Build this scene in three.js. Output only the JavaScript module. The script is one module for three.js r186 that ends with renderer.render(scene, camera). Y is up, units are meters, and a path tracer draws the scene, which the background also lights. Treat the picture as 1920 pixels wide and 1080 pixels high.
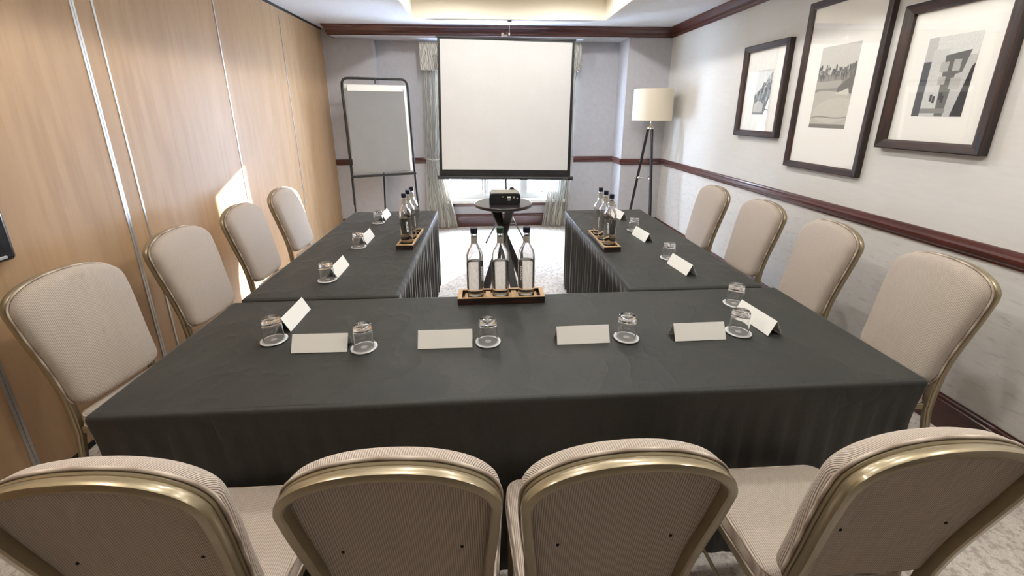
import * as THREE from 'three';
import { RoundedBoxGeometry } from 'three/addons/geometries/RoundedBoxGeometry.js';
import { mergeGeometries, mergeVertices, toCreasedNormals } from 'three/addons/utils/BufferGeometryUtils.js';

// ------------------------------------------------------------------ camera, sky, sun, exposure
const scene = new THREE.Scene();
const D = Math.PI / 180;
const camera = new THREE.PerspectiveCamera(2 * Math.atan(540 / 788.9957) / D, 1920 / 1080, 0.05, 80);
camera.position.set(0, 1.61, 0);
camera.rotation.set(-16.31744 * D, -3.6569 * D, -0.1143 * D, 'YXZ');
camera.setViewOffset(1920, 1080, 0, 99.115, 1920, 1080);
const renderer = new THREE.WebGLRenderer({ antialias: true });
renderer.toneMapping = THREE.LinearToneMapping;
renderer.toneMappingExposure = 1.05;
renderer.shadowMap.enabled = true;
scene.background = new THREE.Color().setRGB(32, 40, 53);
const sun = new THREE.DirectionalLight(new THREE.Color().setRGB(1, 0.95, 0.86), 40);
sun.position.set(0.3 + 0.66 * 8, 0.6 + 0.40 * 8, -5 - 8);
sun.target.position.set(0.3, 0.6, -5);
sun.castShadow = true;
Object.assign(sun.shadow.camera, { left: -5, right: 5, top: 5, bottom: -5, near: 0.5, far: 30 });
sun.shadow.mapSize.set(2048, 2048);
scene.add(sun, sun.target);

// ------------------------------------------------------------------ dimensions of the room
const XL = -1.99, XR = 2.385, ZP = -5.61, ZN = -6.0, ZL = -5.85, ZF = 4.2, CE = 2.61, TOP = 0.74;
const BEAM_L = -1.83, NICHE_L = -1.38, NICHE_R = 1.83, BEAM_Y = 2.497;

// ------------------------------------------------------------------ helpers
const V3 = (x, y, z) => new THREE.Vector3(x, y, z);
let seed = 7;
const rnd = () => { seed = (seed * 1664525 + 1013904223) >>> 0; return seed / 4294967296; };
const taken = new Map();
function numbered(n) { const k = taken.get(n) ?? 0; taken.set(n, k + 1); return k ? `${n}_${String(k).padStart(3, '0')}` : n; }
function shade(o) { o.castShadow = true; o.receiveShadow = true; return o; }
function obj(name, geos, mat, parent = scene) {
  const g = Array.isArray(geos) ? (geos.length > 1 ? mergeGeometries(geos.map(clean)) : geos[0]) : geos;
  const m = shade(new THREE.Mesh(g, mat));
  m.name = parent === scene ? numbered(name) : name;
  parent.add(m);
  return m;
}
function clean(g) {
  let q = g.index ? g.toNonIndexed() : g;
  for (const k of Object.keys(q.attributes)) if (!['position', 'normal', 'uv'].includes(k)) q.deleteAttribute(k);
  if (!q.attributes.normal) q.computeVertexNormals();
  if (!q.attributes.uv) q.setAttribute('uv', new THREE.Float32BufferAttribute(new Float32Array(q.attributes.position.count * 2), 2));
  return q;
}
function thing(name, label, category, pos = [0, 0, 0], turn = 0, group) {
  const o = new THREE.Group(); o.name = numbered(name); scene.add(o);
  o.position.set(...pos); o.rotation.y = turn; o.userData = { label, category };
  if (group) o.userData.group = group;
  return o;
}
function tag(o, label, category, group) { o.userData = { label, category }; if (group) o.userData.group = group; return o; }
function structure(o, label, category) { o.userData = { kind: 'structure', label, category }; return o; }
function sgroup(name, label, category) { const g = new THREE.Group(); g.name = name; scene.add(g); return structure(g, label, category); }
function dup(root, label, pos, turn = 0) {
  const r = root.clone(); r.name = numbered(root.name.replace(/_\d{3}$/, '')); scene.add(r);
  r.position.set(...pos); r.rotation.set(0, turn, 0); r.userData = { ...root.userData, label };
  return r;
}
// texture coordinates in metres, taken from the axis each face looks along
function muv(g, s = 1, du = 0, dv = 0) {
  const p = g.attributes.position, n = g.attributes.normal, uv = new Float32Array(p.count * 2);
  for (let i = 0; i < p.count; i++) {
    const ax = Math.abs(n.getX(i)), ay = Math.abs(n.getY(i)), az = Math.abs(n.getZ(i)), x = p.getX(i), y = p.getY(i), z = p.getZ(i);
    const [u, v] = ax >= ay && ax >= az ? [z, y] : ay >= az ? [x, z] : [x, y];
    uv[2 * i] = u / s + du; uv[2 * i + 1] = v / s + dv;
  }
  g.setAttribute('uv', new THREE.BufferAttribute(uv, 2));
  return g;
}
function box(x0, x1, y0, y1, z0, z1, s = 1, du = 0, dv = 0) {
  const g = new THREE.BoxGeometry(x1 - x0, y1 - y0, z1 - z0); g.translate((x0 + x1) / 2, (y0 + y1) / 2, (z0 + z1) / 2);
  return muv(g, s, du, dv);
}
function rbox(w, h, d, r, x = 0, y = 0, z = 0, seg = 3) { const g = new RoundedBoxGeometry(w, h, d, seg, r); g.translate(x, y, z); return g; }
function rod(a, b, r0, r1 = r0, seg = 12) {
  const A = V3(...a), B = V3(...b), d = B.clone().sub(A), g = new THREE.CylinderGeometry(r1, r0, d.length(), seg);
  g.applyQuaternion(new THREE.Quaternion().setFromUnitVectors(V3(0, 1, 0), d.clone().normalize()));
  const c = A.add(B).multiplyScalar(0.5); g.translate(c.x, c.y, c.z);
  return g;
}
function bar(a, b, w, t, up = [0, 1, 0]) { // rectangular bar from a to b
  const A = V3(...a), B = V3(...b), d = B.clone().sub(A), L = d.length(); d.normalize();
  const sx = V3(...up).cross(d).normalize(), sy = d.clone().cross(sx);
  const g = new RoundedBoxGeometry(w, t, L, 2, Math.min(w, t) * 0.18);
  g.applyMatrix4(new THREE.Matrix4().makeBasis(sx, sy, d));
  const c = A.add(B).multiplyScalar(0.5); g.translate(c.x, c.y, c.z);
  return g;
}
const tube = (pts, r, n = 40, seg = 8, closed = false) => new THREE.TubeGeometry(new THREE.CatmullRomCurve3(pts.map((p) => V3(...p)), closed), n, r, seg, closed);
const lathe = (pts, seg = 32) => new THREE.LatheGeometry(pts.map(([x, y]) => new THREE.Vector2(x, y)), seg);
// grid surface through fn(i, j) -> [x, y, z, u, v]
function surface(nu, nv, fn) {
  const p = [], uv = [], idx = [];
  for (let j = 0; j <= nv; j++) for (let i = 0; i <= nu; i++) { const q = fn(i / nu, j / nv, i, j); p.push(q[0], q[1], q[2]); uv.push(q[3] ?? i / nu, q[4] ?? j / nv); }
  for (let j = 0; j < nv; j++) for (let i = 0; i < nu; i++) { const a = j * (nu + 1) + i, b = a + 1, c = a + nu + 1, d = c + 1; idx.push(a, b, d, a, d, c); }
  const g = new THREE.BufferGeometry();
  g.setAttribute('position', new THREE.Float32BufferAttribute(p, 3)); g.setAttribute('uv', new THREE.Float32BufferAttribute(uv, 2)); g.setIndex(idx); g.computeVertexNormals();
  return g;
}
// straight moulding: profile [[out, y], ...] run from p0 to p1, facing outDir; m0 / m1 mitre the ends
function molding(profile, p0, p1, out, m0 = 0, m1 = 0) {
  const A = V3(...p0), B = V3(...p1), O = V3(...out), d = B.clone().sub(A).normalize(), n = profile.length, p = [], uv = [], idx = [];
  const L = A.distanceTo(B);
  for (let k = 0; k < n; k++) {
    const a = profile[k], b = profile[(k + 1) % n], base = p.length / 3;
    for (const [q, e] of [[a, 0], [b, 0], [b, 1], [a, 1]]) {
      const P = (e ? B : A).clone().addScaledVector(O, q[0]).addScaledVector(d, (e ? m1 : m0) * q[0]); P.y += q[1];
      p.push(P.x, P.y, P.z); uv.push(e * L, q[1] + q[0]);
    }
    idx.push(base, base + 1, base + 2, base, base + 2, base + 3);
  }
  const tri = THREE.ShapeUtils.triangulateShape(profile.map(([x, y]) => new THREE.Vector2(x, y)), []);
  for (const e of [0, 1]) {
    const base = p.length / 3;
    for (const q of profile) { const P = (e ? B : A).clone().addScaledVector(O, q[0]).addScaledVector(d, (e ? m1 : m0) * q[0]); P.y += q[1]; p.push(P.x, P.y, P.z); uv.push(q[0], q[1]); }
    for (const [a, b, c] of tri) idx.push(base + a, base + b, base + c);
  }
  const g = new THREE.BufferGeometry();
  g.setAttribute('position', new THREE.Float32BufferAttribute(p, 3)); g.setAttribute('uv', new THREE.Float32BufferAttribute(uv, 2)); g.setIndex(idx);
  const h = g.toNonIndexed(); h.computeVertexNormals(); return h;
}
// noise that repeats over a period
const lattice = Array.from({ length: 4096 }, () => rnd());
function vnoise(x, y, px, py) {
  const ix = Math.floor(x), iy = Math.floor(y), fx = x - ix, fy = y - iy, s = fx * fx * (3 - 2 * fx), t = fy * fy * (3 - 2 * fy);
  const h = (a, b) => lattice[((((a % px) + px) % px) * 57 + (((b % py) + py) % py) * 131) & 4095];
  return (h(ix, iy) * (1 - s) + h(ix + 1, iy) * s) * (1 - t) + (h(ix, iy + 1) * (1 - s) + h(ix + 1, iy + 1) * s) * t;
}
function fbm(u, v, px, py, oct = 4) { let s = 0, a = 0.5, n = 0; for (let o = 0; o < oct; o++, a *= 0.55, px *= 2, py *= 2) { s += a * vnoise(u * px, v * py, px, py); n += a; } return s / n; }
function tex(w, h, fn, srgb = true) {
  const d = new Uint8Array(w * h * 4);
  for (let y = 0; y < h; y++) for (let x = 0; x < w; x++) { const c = fn(x / w, y / h, x, y), i = (y * w + x) * 4; for (let k = 0; k < 3; k++) d[i + k] = Math.max(0, Math.min(255, Array.isArray(c) ? c[k] : c)); d[i + 3] = 255; }
  const t = new THREE.DataTexture(d, w, h); t.wrapS = t.wrapT = THREE.RepeatWrapping; t.magFilter = THREE.LinearFilter; t.minFilter = THREE.LinearMipmapLinearFilter; t.generateMipmaps = true;
  if (srgb) t.colorSpace = THREE.SRGBColorSpace;
  t.needsUpdate = true; return t;
}
const mixc = (a, b, t) => a.map((v, i) => v + (b[i] - v) * t);
function canvasTex(w, h, draw) { const c = document.createElement('canvas'); c.width = w; c.height = h; draw(c.getContext('2d'), w, h); const t = new THREE.CanvasTexture(c); t.colorSpace = THREE.SRGBColorSpace; t.wrapS = t.wrapT = THREE.RepeatWrapping; return t; }
const std = (o) => new THREE.MeshStandardMaterial(o), phy = (o) => new THREE.MeshPhysicalMaterial(o);

// ------------------------------------------------------------------ materials
const veneerTex = tex(512, 1024, (u, v) => {
  const g = fbm(u, v, 40, 3, 4), b = fbm(u + 0.3, v, 9, 2, 3), f = fbm(u, v + 0.2, 160, 12, 2);
  return mixc(mixc([168, 136, 102], [184, 153, 118], b), [150, 117, 84], Math.max(0, g - 0.45) * 0.8 + (f - 0.5) * 0.12);
});
const M = {};
M.veneer = std({ map: veneerTex, roughness: 0.46 });
const mahTex = tex(512, 256, (u, v) => { const g = fbm(u, v, 6, 50, 4); return mixc([54, 19, 15], [88, 36, 27], g); });
M.mahogany = phy({ map: mahTex, roughness: 0.35, clearcoat: 0.7, clearcoatRoughness: 0.18 });
const roseTex = tex(512, 512, (u, v) => { const g = fbm(u, v, 5, 60, 4), k = fbm(u, v, 3, 22, 3); return mixc(mixc([30, 15, 12], [68, 36, 25], g), [15, 9, 8], k > 0.55 ? 0.7 : 0); });
M.rosewood = phy({ map: roseTex, roughness: 0.42, clearcoat: 0.15, clearcoatRoughness: 0.06 });
M.alu = std({ color: 0xd6d8da, metalness: 0.85, roughness: 0.35 });
M.darkSeal = std({ color: 0x1d1d20, roughness: 0.7 });
const paperTex = tex(512, 512, (u, v) => { const f = fbm(u, v, 14, 90, 3), s = fbm(u + 0.5, v + 0.1, 10, 70, 2), b = fbm(u, v, 4, 4, 3); return mixc([216, 214, 210], [196, 193, 188], 0.25 * f + 0.25 * b + 0.1 * s); });
M.wallpaper = std({ map: paperTex, roughness: 0.85 });
const dadoTex = tex(512, 512, (u, v) => { const f = fbm(u, v, 14, 90, 3), s = fbm(u + 0.5, v + 0.1, 22, 110, 2), b = fbm(u, v, 4, 4, 3); return mixc([216, 213, 209], [188, 183, 176], 0.25 * f + 0.2 * b + (s > 0.68 ? 0.9 * (s - 0.68) / 0.32 : 0)); });
M.dado = std({ map: dadoTex, roughness: 0.85 });
M.greyWall = std({ map: tex(256, 256, (u, v) => { const f = fbm(u, v, 30, 30, 3); return mixc([196, 196, 200], [186, 185, 190], f); }), roughness: 0.88 });
M.ceiling = std({ map: tex(256, 256, (u, v) => { const f = fbm(u, v, 40, 40, 3); return mixc([222, 223, 226], [214, 215, 219], f); }), roughness: 0.9 });
M.coffer = std({ color: 0xf4eddc, roughness: 0.9 });
const carpetBump = tex(512, 512, (u, v) => 255 * (0.6 * rnd() + 0.4 * fbm(u, v, 60, 60, 2)), false);
M.carpet = std({ map: tex(1024, 1024, (u, v) => { const a = fbm(u, v, 70, 70, 3), b = fbm(u + 0.4, v + 0.7, 110, 110, 2), n = rnd(); let c = mixc([217, 209, 200], [188, 178, 169], a > 0.5 ? Math.min(1, (a - 0.5) * 7) : 0); c = mixc(c, [232, 226, 217], b > 0.58 ? 0.45 : 0); return c.map((x) => x * (0.88 + 0.2 * n)); }), bumpMap: carpetBump, bumpScale: 0.004, roughness: 1 });
const weave = tex(256, 256, (u, v, x, y) => 128 + 60 * Math.sin(x * Math.PI / 2) * Math.sin(y * Math.PI / 2) + 50 * (rnd() - 0.5), false);
const creaseTex = tex(1024, 1024, (u, v) => { const a = fbm(u, v, 4, 3, 4), b = fbm(u + 0.37, v + 0.11, 9, 5, 3); const r = 1 - Math.abs(2 * a - 1), q = 1 - Math.abs(2 * b - 1); return 255 * (0.62 * a + 0.22 * Math.pow(r, 8) + 0.16 * Math.pow(q, 10)); }, false);
M.cloth = phy({ map: tex(512, 512, (u, v) => { const b = fbm(u, v, 7, 7, 4), n = rnd(); return mixc([45, 46, 44], [57, 57, 54], b).map((x) => x * (0.93 + 0.14 * n)); }), bumpMap: creaseTex, bumpScale: 0.009, roughness: 0.55, specularIntensity: 0.6, sheen: 1, sheenRoughness: 0.5, sheenColor: new THREE.Color(0xd8d8d5) });
// ribbed chair fabric: 0.04 m tile, eight cords
const ribC = tex(128, 128, (u, v) => { const r = 0.5 + 0.5 * Math.cos(u * 16 * Math.PI), n = rnd(); return mixc([157, 143, 131], [202, 190, 178], Math.pow(r, 0.7)).map((x) => x * (0.93 + 0.12 * n)); });
const ribB = tex(128, 128, (u) => 255 * Math.pow(0.5 + 0.5 * Math.cos(u * 16 * Math.PI), 0.6), false);
M.fabric = phy({ map: ribC, bumpMap: ribB, bumpScale: 0.0012, roughness: 0.95, sheen: 0.35, sheenRoughness: 0.6, sheenColor: new THREE.Color(0xd9cfc4) });
M.piping = std({ map: tex(64, 64, (u) => mixc([150, 134, 120], [206, 193, 178], 0.5 + 0.5 * Math.sin(u * Math.PI * 32))), roughness: 0.95 });
M.gold = phy({ color: 0x998c71, metalness: 0.55, roughness: 0.36, clearcoat: 0.8, clearcoatRoughness: 0.14 });
M.screw = std({ color: 0x221c18, metalness: 0.6, roughness: 0.5 });
M.black = std({ color: 0x151515, roughness: 0.45 });
M.blackGloss = phy({ color: 0x0c0c0e, roughness: 0.25, clearcoat: 1, clearcoatRoughness: 0.05 });
M.screenWhite = std({ map: tex(256, 256, (u, v) => 206 + 4 * (rnd() - 0.5) + 4 * (fbm(u, v, 6, 6, 3) - 0.5)), roughness: 0.9 });
M.white = std({ color: 0xf2f2ee, roughness: 0.6 });
M.card = std({ color: 0xe4e3dd, roughness: 0.7, side: THREE.DoubleSide });
M.paper = std({ map: tex(256, 256, (u, v) => 140 + 8 * (fbm(u, v, 8, 6, 3) - 0.5)), roughness: 0.8 });
M.chrome = std({ color: 0xe6e6e6, metalness: 1, roughness: 0.12 });
M.darkWood = phy({ color: 0x1a110d, roughness: 0.45 });
M.wenge = phy({ map: tex(256, 256, (u, v) => { const g = fbm(u, v, 40, 3, 3); return mixc([30, 24, 23], [48, 40, 38], g); }), roughness: 0.3, clearcoat: 0.8, clearcoatRoughness: 0.1 });
M.lampShade = phy({ color: 0xf0e8d6, roughness: 0.95, transmission: 0.35, thickness: 0, side: THREE.DoubleSide });
M.glass = phy({ color: 0xffffff, roughness: 0.0, transmission: 1, thickness: 0.01, ior: 1.5 });
M.water = phy({ color: 0xffffff, roughness: 0.0, transmission: 1, thickness: 0.05, ior: 1.33 });
M.pane = phy({ color: 0xffffff, roughness: 0.0, transmission: 1, thickness: 0, ior: 1.5 });
M.cap = std({ color: 0x12172c, roughness: 0.4, metalness: 0.3 });
M.capGreen = std({ color: 0x1d3a2c, roughness: 0.4, metalness: 0.3 });
M.sleeve = std({ color: 0xb8b4a8, metalness: 0.5, roughness: 0.4 });
M.etch = std({ color: 0xeeeeee, roughness: 0.8 });
M.trayDark = phy({ map: roseTex, roughness: 0.4, clearcoat: 0.3 });
M.trayLight = std({ map: tex(256, 128, (u, v) => { const g = fbm(u, v, 4, 30, 3); return mixc([166, 132, 92], [196, 164, 122], g); }), roughness: 0.5 });
M.coaster = std({ map: tex(128, 128, (u, v) => { const r = Math.hypot(u - 0.5, v - 0.5) * 2, n = rnd(); return (r > 0.86 ? 208 : 176) * (0.95 + 0.08 * n); }), roughness: 0.6 });
M.coasterMark = std({ color: 0xf0f0f0, roughness: 0.5 });
const curtTex = canvasTex(512, 1024, (c, w, h) => {
  c.fillStyle = '#c6c3ba'; c.fillRect(0, 0, w, h);
  for (let i = 0; i < 26; i++) {
    const x0 = (i + 0.5) * w / 26, ph = i * 2.4, k = 1 + (i % 3), dark = i % 2;
    c.strokeStyle = dark ? '#2e2b27' : '#7b766d'; c.lineWidth = dark ? 3.2 : 5;
    c.beginPath();
    for (let y = -4; y <= h + 4; y += 6) { const x = x0 + 7 * Math.sin(y / h * 2 * Math.PI * k + ph) + 4 * Math.sin(y / h * 2 * Math.PI * (k + 3) + ph * 1.7); y < 0 ? c.moveTo(x, y) : c.lineTo(x, y); }
    c.stroke();
  }
});
M.curtain = phy({ map: curtTex, roughness: 0.8, transmission: 0.15, thickness: 0, side: THREE.DoubleSide });
M.mat = std({ color: 0xf0eee8, roughness: 0.9 });

// ------------------------------------------------------------------ room shell
const W = 0.15;
{
  const fl = structure(obj('floor', [box(XL - W, XR + W, -0.12, 0, ZN - 0.2, ZF + W, 1.3)], M.carpet), 'pale mottled beige and grey patterned carpet', 'floor');
  // ceiling with a raised coffer
  const c0 = -0.765, c1 = 1.405, cz0 = -5.22, cz1 = -0.35, ct = CE + 0.3;
  const ce = sgroup('ceiling', 'white plaster ceiling with a raised cream coffer', 'ceiling');
  const k = 0.012;
  obj('ceiling_slab', [box(XL - W, c0 - k, CE, CE + 0.08, ZN - 0.2, ZF + W), box(c1 + k, XR + W, CE, CE + 0.08, ZN - 0.2, ZF + W), box(c0 - k, c1 + k, CE, CE + 0.08, ZN - 0.2, cz0 - k), box(c0 - k, c1 + k, CE, CE + 0.08, cz1 + k, ZF + W)], M.ceiling, ce);
  const cf = obj('coffer', [box(c0 - k, c0, CE + 0.001, ct, cz0 - k, cz1 + k), box(c1, c1 + k, CE + 0.001, ct, cz0 - k, cz1 + k), box(c0, c1, CE + 0.001, ct, cz0 - k, cz0), box(c0, c1, CE + 0.001, ct, cz1, cz1 + k), box(c0 - k, c1 + k, ct, ct + 0.08, cz0 - k, cz1 + k)], M.coffer, ce);
  cf.userData.label = 'cream painted inside of the ceiling recess';

  // sliding partition of veneer panels with aluminium edges
  const wl = sgroup('wall_left', 'movable partition wall of pale wood veneer panels with aluminium edges', 'wall');
  obj('backing', [box(XL - W, XL - 0.045, 0, CE, ZN - 0.2, ZF + W)], M.darkSeal, wl);
  const joints = [-5.85, -4.70, -3.61, -2.53, -2.41, -1.62, -0.53, 0.56, 1.65, 2.74, 3.83, ZF + 0.1];
  for (let i = 0; i + 1 < joints.length; i++) obj('panel', [box(XL - 0.045, XL, 0.035, CE - 0.022, joints[i] + 0.004, joints[i + 1] - 0.004, 1.1, rnd(), rnd())], M.veneer, wl);
  for (const [z, w] of [[-4.70, 1], [-3.61, 1], [-2.53, 1], [-2.41, 2], [-1.62, 2], [-0.53, 2], [0.56, 1]])
    for (let k = 0; k < w; k++) obj('edge_strip', [box(XL - 0.03, XL + 0.004, 0.035, CE - 0.022, z - 0.007 * w + 0.014 * k + 0.001, z - 0.007 * w + 0.014 * (k + 1) - 0.001)], M.alu, wl);
  obj('edge_strip', [box(XL - 0.03, XL + 0.003, 0.035, CE - 0.022, -5.85, -5.843)], M.alu, wl);
  obj('ceiling_track', [box(XL - 0.045, XL + 0.006, CE - 0.022, CE, -5.85, ZF)], M.darkSeal, wl);
  obj('floor_seal', [box(XL - 0.04, XL - 0.002, 0, 0.035, -5.85, ZF)], M.darkSeal, wl);

  // wall with the pictures
  const wr = sgroup('wall_right', 'off-white papered wall with a mahogany chair rail', 'wall');
  obj('upper_paper', [box(XR, XR + W, 0.96, CE, ZP - 0.02, ZF + W)], M.wallpaper, wr);
  obj('dado_paper', [box(XR, XR + W, 0, 0.96, ZP - 0.02, ZF + W)], M.dado, wr);

  // window wall: pier beside the lamp, niche with the window, shallow pier behind the flip chart, beam above
  const wb = sgroup('wall_back', 'pale grey window wall with a recessed niche under a beam', 'wall');
  const wx0 = -0.60, wx1 = 1.16, wy0 = 0.40, wy1 = 2.25;
  obj('pier', [box(NICHE_R, XR + W, 0, CE, ZN - 0.2, ZP)], M.greyWall, wb);
  obj('pier', [box(XL - W, NICHE_L, 0, CE, ZN - 0.2, ZL)], M.greyWall, wb);
  obj('niche_wall', [box(NICHE_L, wx0, 0, CE, ZN - 0.2, ZN), box(wx1, NICHE_R, 0, CE, ZN - 0.2, ZN), box(wx0, wx1, 0, wy0, ZN - 0.2, ZN), box(wx0, wx1, wy1, CE, ZN - 0.2, ZN)], M.greyWall, wb);
  obj('beam', [box(BEAM_L, NICHE_R + 0.001, BEAM_Y, CE, ZL - 0.001, ZP), box(NICHE_L, NICHE_R, BEAM_Y, CE, ZN, ZL)], M.greyWall, wb);
  structure(obj('wall_front', [box(XL - W, XR + W, 0, CE, ZF, ZF + W)], std({ map: roseTex, roughness: 0.5 })), 'dark wood panelled wall facing the window', 'wall');

  // window
  const wn = sgroup('window_1', 'white timber casement window with three lights behind the projection screen', 'window');
  const zf = ZN - 0.05, zr = ZN - 0.11;
  obj('window_frame', [box(wx0, wx0 + 0.05, wy0, wy1, zr, zf), box(wx1 - 0.05, wx1, wy0, wy1, zr, zf), box(wx0 + 0.05, wx1 - 0.05, wy1 - 0.05, wy1, zr, zf), box(wx0 + 0.05, wx1 - 0.05, wy0, wy0 + 0.045, zr, zf)], M.white, wn);
  const mx = [wx0 + 0.05, 0.0, 0.56, wx1 - 0.05];
  for (const x of [0.0, 0.56]) obj('mullion', [box(x - 0.022, x + 0.022, wy0 + 0.045, wy1 - 0.05, zr, zf)], M.white, wn);
  for (let i = 0; i < 3; i++) {
    const a = mx[i] + (i ? 0.022 : 0), b = mx[i + 1] - (i < 2 ? 0.022 : 0), y0 = wy0 + 0.047, y1 = wy1 - 0.052;
    obj('sash', [box(a + 0.002, a + 0.032, y0, y1, zr + 0.01, zf + 0.012), box(b - 0.032, b - 0.002, y0, y1, zr + 0.01, zf + 0.012), box(a + 0.032, b - 0.032, y0, y0 + 0.04, zr + 0.01, zf + 0.012), box(a + 0.032, b - 0.032, y1 - 0.03, y1, zr + 0.01, zf + 0.012), box(a + 0.032, b - 0.032, 1.62, 1.645, zr + 0.01, zf + 0.012)], M.white, wn);
    obj('pane', [box(a + 0.03, b - 0.03, y0 + 0.038, y1 - 0.028, zr + 0.028, zr + 0.03)], M.pane, wn);
    obj('latch', [rbox(0.05, 0.012, 0.014, 0.004, (a + b) / 2 - 0.02, y0 + 0.048, zf + 0.02), rod([(a + b) / 2 - 0.02, y0 + 0.05, zf + 0.02], [(a + b) / 2 + 0.05, y0 + 0.065, zf + 0.026], 0.005)], M.chrome, wn);
  }
  obj('window_sill', [rbox(wx1 - wx0 + 0.02, 0.045, 0.14, 0.008, (wx0 + wx1) / 2, 0.3785, ZN + 0.018)], M.white, wn);
  obj('sill_apron', [box(wx0 - 0.02, wx1 + 0.02, 0.30, 0.354, ZN, ZN + 0.022)], M.mahogany, wn);

  // mouldings
  const crown = [[0, -0.115], [0.012, -0.115], [0.014, -0.098], [0.022, -0.09], [0.026, -0.065], [0.04, -0.035], [0.052, -0.022], [0.056, -0.012], [0.062, -0.01], [0.062, -0.002], [0, -0.002]];
  const t1 = obj('trim_1', [molding(crown, [XR, CE, ZP], [XR, CE, ZF], [-1, 0, 0], 1, -1)], M.mahogany); structure(t1, 'dark mahogany crown moulding above the framed pictures', 'moulding');
  const t2 = obj('trim_2', [molding(crown, [BEAM_L, CE, ZP], [XR, CE, ZP], [0, 0, 1], -1, -1), molding(crown, [BEAM_L, CE, ZL], [BEAM_L, CE, ZP], [-1, 0, 0], 0, 1)], M.mahogany); structure(t2, 'dark mahogany crown moulding along the beam above the projection screen', 'moulding');
  const rail = [[0, -0.04], [0.012, -0.04], [0.014, -0.03], [0.024, -0.022], [0.03, -0.008], [0.031, 0.006], [0.027, 0.018], [0.018, 0.026], [0.016, 0.036], [0.01, 0.04], [0, 0.04]];
  const ry = 0.962;
  structure(obj('trim_3', [molding(rail, [XR, ry, ZP], [XR, ry, ZF], [-1, 0, 0], 1, -1)], M.mahogany), 'polished mahogany chair rail below the framed pictures', 'moulding');
  structure(obj('trim_4', [molding(rail, [NICHE_R, ry, ZP], [XR, ry, ZP], [0, 0, 1], -1, -1), molding(rail, [NICHE_R, ry, ZN], [NICHE_R, ry, ZP], [-1, 0, 0], 1, 1), molding(rail, [NICHE_L, ry, ZN], [wx0 - 0.18, ry, ZN], [0, 0, 1], 1, 0), molding(rail, [wx1 + 0.1, ry, ZN], [NICHE_R, ry, ZN], [0, 0, 1], 0, -1), molding(rail, [NICHE_L, ry, ZN], [NICHE_L, ry, ZL], [1, 0, 0], 1, 1), molding(rail, [XL, ry, ZL], [NICHE_L, ry, ZL], [0, 0, 1], 0, 1)], M.mahogany), 'mahogany chair rail running along the window wall', 'moulding');
  const base = [[0, 0], [0.02, 0], [0.02, 0.135], [0.017, 0.14], [0.017, 0.15], [0.013, 0.155], [0.011, 0.17], [0.006, 0.176], [0.005, 0.184], [0, 0.184]];
  structure(obj('baseboard_right', [molding(base, [XR, 0, ZP], [XR, 0, ZF], [-1, 0, 0], 1, -1)], M.mahogany), 'red mahogany baseboard below the framed pictures', 'baseboard');
  structure(obj('baseboard_back', [molding(base, [NICHE_R, 0, ZP], [XR, 0, ZP], [0, 0, 1], -1, -1), molding(base, [NICHE_R, 0, ZN], [NICHE_R, 0, ZP], [-1, 0, 0], 1, 1), molding(base, [NICHE_L, 0, ZN], [NICHE_R, 0, ZN], [0, 0, 1], 1, -1), molding(base, [NICHE_L, 0, ZN], [NICHE_L, 0, ZL], [1, 0, 0], 1, 1), molding(base, [XL, 0, ZL], [NICHE_L, 0, ZL], [0, 0, 1], 0, 1)], M.mahogany), 'red mahogany baseboard along the window wall', 'baseboard');
}

// ------------------------------------------------------------------ recessed downlights in the coffer
{
  const lensMat = std({ color: 0xffffff, emissive: new THREE.Color().setRGB(1, 0.92, 0.8), emissiveIntensity: 3 });
  const ring = lathe([[0.05, -0.022], [0.066, -0.022], [0.07, -0.016], [0.07, 0]], 28), lens = lathe([[0.0005, -0.034], [0.03, -0.032], [0.046, -0.026], [0.05, -0.02], [0.05, -0.012], [0.0005, -0.012]], 28);
  const names = ['first', 'second', 'third', 'fourth'], cy = CE + 0.3;
  const light = (label, x, y, z, warm, power) => {
    const t = thing('ceiling_light', label, 'light', [x, y, z], 0, 'round ceiling lights');
    obj('trim_ring', [ring], M.white, t);
    obj('lens', [lens], lensMat, t);
    const s = new THREE.SpotLight(new THREE.Color().setRGB(...warm), power, 0, 88 * D, 0.2, 2);
    s.position.set(x, y - 0.04, z); s.target.position.set(x, 0, z); s.castShadow = true; s.shadow.radius = 2.2;
    scene.add(s, s.target);
  };
  [-4.45, -3.3, -2.15, -1.0].forEach((z, r) => [[-0.3, 'the partition'], [0.94, 'the picture wall']].forEach(([x, side]) => light(`round white light in the ceiling coffer, ${names[r]} from the window, beside ${side}`, x, cy, z, [1, 0.985, 0.96], 4.0)));
  light('round white light on the flat ceiling beside the wood partition', -1.35, CE, -0.8, [1, 0.9, 0.76], 4.2);
  light('round white light on the flat ceiling beside the picture wall', 1.85, CE, -0.8, [1, 0.92, 0.8], 3.6);
}

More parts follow.
